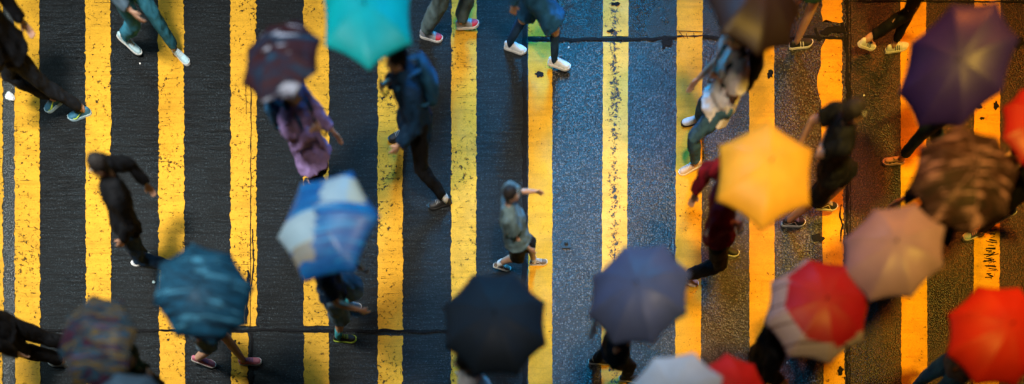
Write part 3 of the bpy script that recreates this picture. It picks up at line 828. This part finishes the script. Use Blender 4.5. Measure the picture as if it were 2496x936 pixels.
def paint(name, c, wear, stretch, fine=.62, smooth_=False, column=None):
    t = NT(name)
    sc = t.noise(1.0, 5, .7, t.map((stretch[0], stretch[1], 1)))
    chips = t.noise(22, 6, .78, dist=.3)
    grain = t.noise(70, 3, .75)
    big = t.noise(1.5, 3)
    v = t.math('ADD', chips, t.math('MULTIPLY', big, .26))
    if column is not None:
        sep = t.n('ShaderNodeSeparateXYZ'); t.l(t.co, sep.inputs[0])
        dx = t.math('ABSOLUTE', t.math('SUBTRACT', sep.outputs[0], column))
        v = t.math('ADD', v, t.math('MAXIMUM', t.math('SUBTRACT', .13, t.math('MULTIPLY', dx, 1.4)), -.02))
    m1 = t.ramp(v, [(wear, 0.0), (wear + .03, 1.0)])
    m2 = t.ramp(t.math('ADD', t.math('MULTIPLY', sc, .75), t.math('MULTIPLY', chips, .35)), [(fine, 0.0), (fine + .04, .85)])
    m = t.math('MAXIMUM', m1, m2)
    tone = t.ramp(t.noise(2.6, 6, .65), [(.30, tuple(x * .68 for x in c)), (.5, tuple(x * .9 for x in c)), (.7, c)])
    tone = t.mix(t.ramp(t.noise(1.0, 5, .65, t.map((1.2, 14, 1))), [(.48, 0.0), (.8, .55)]), tone, tuple(x * .35 for x in c))
    tone = t.mix(t.ramp(grain, [(.48, 0.0), (.75, .5)]), tone, tuple(x * .35 for x in c))
    t.base(t.mix(m, tone, (.035, .042, .050) if column is not None else (.008, .009, .010)))
    t.rough(t.ramp(t.noise(3, 3), [(.3, .5), (.7, .8)]))
    t.b.inputs['Specular IOR Level'].default_value = .16
    gv = t.noise(1.0, 3, .6, t.map((1.8, 50, 1)))
    hgt = t.math('ADD', t.math('MULTIPLY', m, -1.2), t.math('ADD', t.math('MULTIPLY', grain, .5), t.math('MULTIPLY', gv, .2 if smooth_ else .6)))
    t.bump(hgt, .6, .007)
    return t.m
Mconc = concrete()
Magg = aggregate('speckled_asphalt', (.004, .005, .006), (.085, .082, .08), .60, 50)
Magg2 = aggregate('smooth_asphalt', (.004, .005, .006), (.035, .037, .04), .68, 64, (.22, .42))
Magg3 = aggregate('fine_asphalt', (.009, .0045, .0028), (.085, .038, .018), .62, 64, (.32, .52))
Mgut = aggregate('smooth_gutter_concrete', (.050, .056, .058), (.065, .072, .074), .7, 60, (.04, .34))
YEL = (.80, .405, .028)
Mp1 = paint('yellow_paint', YEL, .720, (3, 55), .64)
Mp2 = paint('worn_yellow_paint', (.82, .46, .07), .745, (14, 18), .70, column=1.22)
Mp3 = paint('thick_yellow_paint', (.72, .37, .018), .755, (4, 50), .70, True)
ttar = NT('black_tar'); ttar.base(ttar.ramp(ttar.noise(60, 3), [(.3, (.004, .004, .005)), (.7, (.014, .014, .015))])); ttar.rough(.85); ttar.b.inputs['Specular IOR Level'].default_value = .1
ttar.bump(ttar.noise(45, 3), .7, .01); Mtar = ttar.m

def sheet(name, outline, z, mat, kind='structure', thick=0):
    bm = bmesh.new(); vs = [bm.verts.new((x, y, z)) for x, y in outline]; f = bm.faces.new(vs)
    if f.normal.z < 0: f.normal_flip()
    bmesh.ops.triangulate(bm, faces=[f])
    me = bpy.data.meshes.new(name); bm.to_mesh(me); bm.free()
    o = link(name, me, None, mat); tag(o, kind=kind); return o
def rect(x0, x1, y0, y1):
    a = at(x0, y0); b = at(x1, y1); return [(a.x, a.y), (b.x, a.y), (b.x, b.y), (a.x, b.y)]
sheet('road', [(-150, -150), (150, -150), (150, 150), (-150, 150)], 0, Mconc)
BIG = 3500
sheet('road', rect(1286, 2066, 97, BIG), .004, Magg)
sheet('road', rect(1286, 2066, -BIG, 95), .004, Magg2)
sheet('road', rect(2068, 3200, 5, BIG), .004, Magg3)
sheet('road', rect(2068, 3200, -BIG, 3), .004, Magg2)
sheet('gutter_strip', rect(8, 37, -BIG, BIG), .004, Mgut)

def wobbly(x0, x1, y0, y1, z, mat, name='road_marking', amp=.006, step=5, drift=0.0, prof=None, endr=.012, seed=0):
    """stripe from image x0..x1, y0..y1 with uneven edges"""
    L, Rr = [], []; y = y0; sd = seed or random.random() * 100
    while y <= y1:
        w0 = noise.noise(V((sd, y * .045, 0))) * amp * .6 + noise.noise(V((sd, y * .22, 3))) * amp + noise.noise(V((sd, y * .012, 3))) * amp * .5
        w1 = noise.noise(V((sd + 40, y * .045, 0))) * amp * .6 + noise.noise(V((sd + 40, y * .22, 3))) * amp + noise.noise(V((sd + 4, y * .012, 3))) * amp * .5
        d = drift * (y - 468) / 936
        p0 = prof(y, 0) if prof else 0; p1 = prof(y, 1) if prof else 0
        a = at(x0 + d + p0, y); b = at(x1 + d + p1, y)
        L.append((a.x + w0, a.y)); Rr.append((b.x + w1, b.y)); y += step
    pts_e0 = [(L[0][0] + (Rr[0][0] - L[0][0]) * q / 6, L[0][1] + noise.noise(V((sd, q, 9))) * endr) for q in range(1, 6)]
    pts_e1 = [(L[-1][0] + (Rr[-1][0] - L[-1][0]) * q / 6, L[-1][1] + noise.noise(V((sd, q, 19))) * endr) for q in range(1, 6)]
    out = L + pts_e1 + Rr[::-1] + pts_e0[::-1]
    return sheet(name, out, z, mat)
Z1 = .008
stripes = [(-55, 8, Mp1, 0, None), (37, 98, Mp1, 2, None), (210, 271, Mp1, 2, None), (388, 450, Mp1, 4, None),
           (563, 626, Mp1, 2, 805), (740, 802, Mp1, 1, 805), (921, 982, Mp1, 0, 812), (1100, 1161, Mp1, -1, None),
           (1287, 1346, Mp3, 0, 97), (1467, 1529, Mp2, -6, 97), (1647, 1710, Mp3, -5, None), (1825, 1887, Mp3, 1, 97),
           (2195, 2258, Mp3, 3, None), (2373, 2436, Mp3, -3, None), (2552, 2614, Mp3, 0, None), (2730, 2792, Mp3, 0, None), (-232, -170, Mp1, 0, None), (-409, -347, Mp1, 0, None)]
for x0, x1, m, dr, cut in stripes:
    amp = .008 if m is Mp3 or m is Mp2 else .018
    if cut:
        wobbly(x0, x1, -900, cut - 6, Z1, m, amp=amp, drift=dr)
        wobbly(x0 + 1, x1 - (22 if x0 == 563 else 0), cut + 7, 1600, Z1, m, amp=amp, drift=dr)
    else: wobbly(x0, x1, -900, 1600, Z1, m, amp=amp, drift=dr)
# the stripe with the broken joint
def pf(y, s):
    if s == 1: return -6 + 4 * noise.noise(V((y * .03, 1, 1))) + 5 * noise.noise(V((y * .15, 7, 1)))
    e = 0
    if y < 60: e = 8 * noise.noise(V((y * .05, 4, 0)))
    if 90 <= y < 120: e = 16 * (1 - (y - 90) / 30)
    if 160 < y < 250: e = -10 * math.sin((y - 160) / 90 * PI)
    return e + 3
wobbly(2000, 2058, -900, 58, Z1, Mp3, prof=pf, amp=.006, endr=.05)
wobbly(2000, 2060, 92, 1600, Z1, Mp3, prof=pf, amp=.006, endr=.03, drift=8)

def joint(pts, w, name='tar_joint', z=.012, amp=.5, mat=None, step=.03, rough=.6):
    """tar filled joint through image points"""
    P3 = [at(*p) for p in pts]; c = []
    for a, b in zip(P3, P3[1:]):
        n = max(2, int((b - a).length / step))
        for i in range(n): c.append(a.lerp(b, i / n))
    c.append(P3[-1]); L, Rr = [], []; sd = random.random() * 90
    for i, p in enumerate(c):
        d = (c[min(i + 1, len(c) - 1)] - c[max(i - 1, 0)]).normalized(); nn = V((-d.y, d.x, 0))
        j = nn * noise.noise(V((i * .13, sd, 0))) * w * rough
        hw = w * .5 * (1 + amp * 2 * noise.noise(V((i * .35, sd, 5)))); hw = max(hw, w * .08)
        hw2 = w * .5 * (1 + amp * 2 * noise.noise(V((i * .35, sd, 25)))); hw2 = max(hw2, w * .08)
        q = p + j; L.append((q.x + nn.x * hw, q.y + nn.y * hw)); Rr.append((q.x - nn.x * hw2, q.y - nn.y * hw2))
    return sheet(name, L + Rr[::-1], z, mat or Mtar)
joint([(-100, 805), (38, 806)], .03); joint([(98, 806), (210, 806), (390, 807), (563, 806)], .028)
joint([(37, 801), (98, 806)], .014); joint([(210, 806), (272, 806)], .006); joint([(388, 807), (450, 806)], .006)
joint([(563, 806), (740, 806), (921, 808)], .026, z=.0125); joint([(921, 807), (1104, 808), (1280, 809)], .03)
joint([(1279, -300), (1279, 300), (1277, 700), (1277, 1200)], .055, amp=.35, rough=.15)
joint([(1287, 99), (1400, 100), (1466, 97), (1650, 95)], .034); joint([(1650, 92), (1712, 88)], .022, z=.0125)
joint([(1712, 92), (1826, 96), (1900, 93), (2064, 95)], .030)
joint([(2066, -300), (2064, 200), (2064, 500), (2062, 1200)], .028, amp=.7, rough=.5)
joint([(2073, -300), (2072, 300), (2070, 1200)], .010, amp=.8, z=.0122)
joint([(2090, 4), (2300, 5), (2600, 7)], .020)
joint([(613, 190), (612, 420), (611, 812)], .010, amp=.8, z=.013)
joint([(600, 205), (601, 280)], .006, z=.013)
joint([(612, 812), (612, 1300)], .035, amp=.5)
joint([(604, 660), (606, 700), (602, 740), (601, 790)], .030, z=.0126, amp=.7)
joint([(616, 560), (619, 640), (614, 700)], .014, z=.0132, amp=.9)
for (a, b) in (((1655, 80), (1668, 96)), ((1672, 84), (1676, 97)), ((1690, 82), (1692, 96)), ((1648, 78), (1712, 80))): joint([a, b], .007, z=.0135)
joint([(2052, 60), (2062, 130)], .03, amp=.9, z=.0135); joint([(2066, 180), (2072, 230), (2066, 260)], .035, amp=.9, z=.0135)
joint([(2050, 500), (2046, 530), (2054, 550), (2048, 590)], .02, amp=.9, z=.0135); joint([(1998, 78), (2058, 72)], .05, amp=.8, z=.0118)
joint([(1986, 70), (1998, 100)], .04, amp=.8, z=.0127)
# dark scuffs scribbled across the right hand stripe
k_ = 0
for i in range(58):
    if random.random() < .25: continue
    y = 500 + i * 3.15 + random.uniform(-3, 3); a = random.uniform(.3, 1.1) * (6 + 8 * min(1, i / 30)); x = 2414 + random.uniform(-6, 6)
    joint([(x - a, y + random.uniform(-4, 4)), (x + a, y + random.uniform(-4, 4))], random.uniform(.006, .016), name='scuff_mark', z=.0116 + .0002 * (i % 3), step=.02)
def blob(px, py, r, name='tar_spot', sq=1.0):
    c = at(px, py); sd = random.random() * 99; pts = []
    for i in range(30):
        a = 2 * PI * i / 30; rr = r * (1 + .7 * noise.noise(V((math.cos(a) * 1.6, math.sin(a) * 1.6, sd))))
        pts.append((c.x + rr * math.cos(a), c.y + rr * math.sin(a) * sq))
    return sheet(name, pts, .0128, Mtar)
for q in ((2481, 105, .07, .8), (1878, 183, .035, 1.3), (1316, 184, .05, .7), (1622, 106, .055, 1.2), (1868, 535, .04, .6), (1990, 582, .07, .8), (2048, 905, .03, 1.6), (1500, 12, .05, .5), (1488, 78, .05, .3),
          (2432, 200, .035, 2.4), (2427, 260, .03, 1.6), (2385, 262, .03, 1), (2392, 290, .03, .6), (770, 806, .07, .22), (573, 834, .02, .9), (583, 838, .015, 1)): blob(q[0], q[1], q[2], sq=q[3])

# small square stud, litter
def stud():
    c = at(1380, 597); bm = bmesh.new()
    bmesh.ops.create_cube(bm, size=1, matrix=Matrix.Translation((0, 0, .009)) @ Matrix.Rotation(.06, 4, 'Z') @ Matrix.Diagonal((.105, .10, .012, 1)))
    bmesh.ops.bevel(bm, geom=list(bm.edges), offset=.004, segments=2, affect='EDGES')
    me = bpy.data.meshes.new('road_stud'); bm.to_mesh(me); bm.free()
    o = link('road_stud', me, None, plastic('dark_metal', (.006, .010, .013), .6)); o.location = (c.x, c.y, .004)
    tag(o, 'small dark square stud set in the speckled asphalt', 'road stud')
    m2 = MB(); m2.tube([(V((0, 0, .014)), .028, .028), (V((0, 0, .019)), .02, .02)], n=14)
    me = m2.mesh('stud_cap'); link('stud_cap', me, o, plastic('dark_metal', (.006, .010, .013), .6))
stud()
def scrap(px, py, r, name, label, mat, cat):
    c = at(px, py); bm = bmesh.new(); bmesh.ops.create_icosphere(bm, subdivisions=3, radius=r); sd = random.random() * 50
    for v in bm.verts:
        k = noise.noise(v.co * (2.2 / r) * .6 + V((sd, 0, 0))); k2 = noise.noise(v.co * (5 / r) * .5 + V((0, sd, 0)))
        v.co *= 1 + .35 * k + .25 * k2; v.co.z *= .6
    me = bpy.data.meshes.new(name); bm.to_mesh(me); bm.free()
    o = link(name, me, None, mat); o.location = (c.x, c.y, r * .5 + .004); tag(o, label, cat)
m_paper = NT('crumpled_paper'); m_paper.base((.68, .72, .74)); m_paper.rough(.6); m_paper.bump(m_paper.noise(60, 3), .6, .005)
scrap(28, 241, .048, 'crumpled_paper', 'white crumpled paper lying in the gutter strip at the left', m_paper.m, 'litter')
m_leaf = plastic('pale_scrap', (.45, .62, .66), .4)
scrap(376, 689, .018, 'litter_scrap', 'tiny pale blue scrap on the dark concrete left of the streaked umbrella', m_leaf, 'litter')
scrap(342, 156, .010, 'pebble', 'tiny white pebble near the pale shoes at the top left', p_white, 'pebble')
scrap(1386, 117, .010, 'pebble', 'tiny white pebble just below the tar joint beside white sneakers', p_white, 'pebble')
scrap(1918, 885, .012, 'pebble', 'tiny pale pebble on asphalt at the lower right', p_white, 'pebble')
scrap(2105, 234, .010, 'pebble', 'tiny pale pebble on the dark slab right of the cracked joint', p_white, 'pebble')

# ------------------------------------------------------------------ people and umbrellas
for sp in PE:
    person(sp)
    if 'U' in sp: umbrella(sp, sp['U'])

# ------------------------------------------------------------------ light: night, signs, street lamps and added lights beyond the frame
def area(name, loc, tgt, sx, sy, e, c, spread=180):
    l = bpy.data.lights.new(name, 'AREA'); l.shape = 'RECTANGLE'; l.size = sx; l.size_y = sy; l.energy = e; l.color = c
    l.spread = math.radians(spread)
    o = bpy.data.objects.new(name, l); COL.objects.link(o); o.location = loc
    o.rotation_euler = (V(tgt) - V(loc)).to_track_quat('-Z', 'Y').to_euler(); return o
area('white_sign_light', (-4.6, 6.0, 7.5), (-4.6, -.3, 0), 1.6, 1.0, 34, (.5, .85, 1.0), 70)
area('white_lamp', (-4.4, -1.8, 9.6), (-4.4, .1, 0), 1.8, 1.8, 262, (1.0, .96, .88), 66)
area('added_glare_light', (-9.8, .75, 5.2), (-5.4, -1.2, 0), 1.3, 1.9, 60, (.72, .95, 1.0), 110)  # added light, placed to mirror in the wet gutter and rim the left figures
area('blue_sign_light', (.9, 6.8, 6.2), (.55, .2, 0), 1.6, 4.5, 165, (.0, .44, 1.0), 42)
area('middle_fill_light', (1.0, -3.0, 9.8), (.8, -.3, 0), .9, .9, 66, (1.0, .80, .58), 44)  # added warm fill, keeps the stripes from turning green under the blue
area('orange_sign_light', (5.2, 5.5, 6.5), (4.8, -.4, 0), 2.0, 2.0, 92, (1.0, .22, .01), 52)
area('orange_lamp', (4.6, -2.0, 9.6), (4.2, -.2, 0), .9, .9, 165, (1.0, .58, .06), 52)

w = bpy.data.worlds.new('World'); SC.world = w; w.use_nodes = True
nt = w.node_tree; bg = nt.nodes['Background']
sky = nt.nodes.new('ShaderNodeTexSky'); sky.sky_type = 'NISHITA'; sky.sun_disc = False
sky.sun_elevation = math.radians(4); sky.sun_rotation = math.radians(20)
nt.links.new(sky.outputs[0], bg.inputs[0]); bg.inputs[1].default_value = .006
sl = bpy.data.lights.new('dim_sky_sun', 'SUN'); sl.energy = .05; sl.angle = math.radians(15); sl.color = (.8, .9, 1)
so = bpy.data.objects.new('dim_sky_sun', sl); COL.objects.link(so); so.rotation_euler = (math.radians(-40), 0, math.radians(-20))

cam = bpy.data.cameras.new('camera'); co = bpy.data.objects.new('camera', cam); COL.objects.link(co)
co.location = (0, CAMY, H); co.rotation_euler = (0, 0, 0)
cam.sensor_width = 36; cam.sensor_fit = 'HORIZONTAL'; cam.lens = 36 * H / (2496 / S)
cam.shift_y = (NY - 468) / 2496; cam.clip_end = 500; cam.clip_start = .05
cam.dof.use_dof = True; cam.dof.focus_distance = H - .03; cam.dof.aperture_fstop = .078
SC.camera = co
SC.view_settings.view_transform = 'Standard'; SC.view_settings.look = 'None'; SC.view_settings.gamma = 1
SC.view_settings.exposure = -.1
SC.view_settings.use_curve_mapping = False
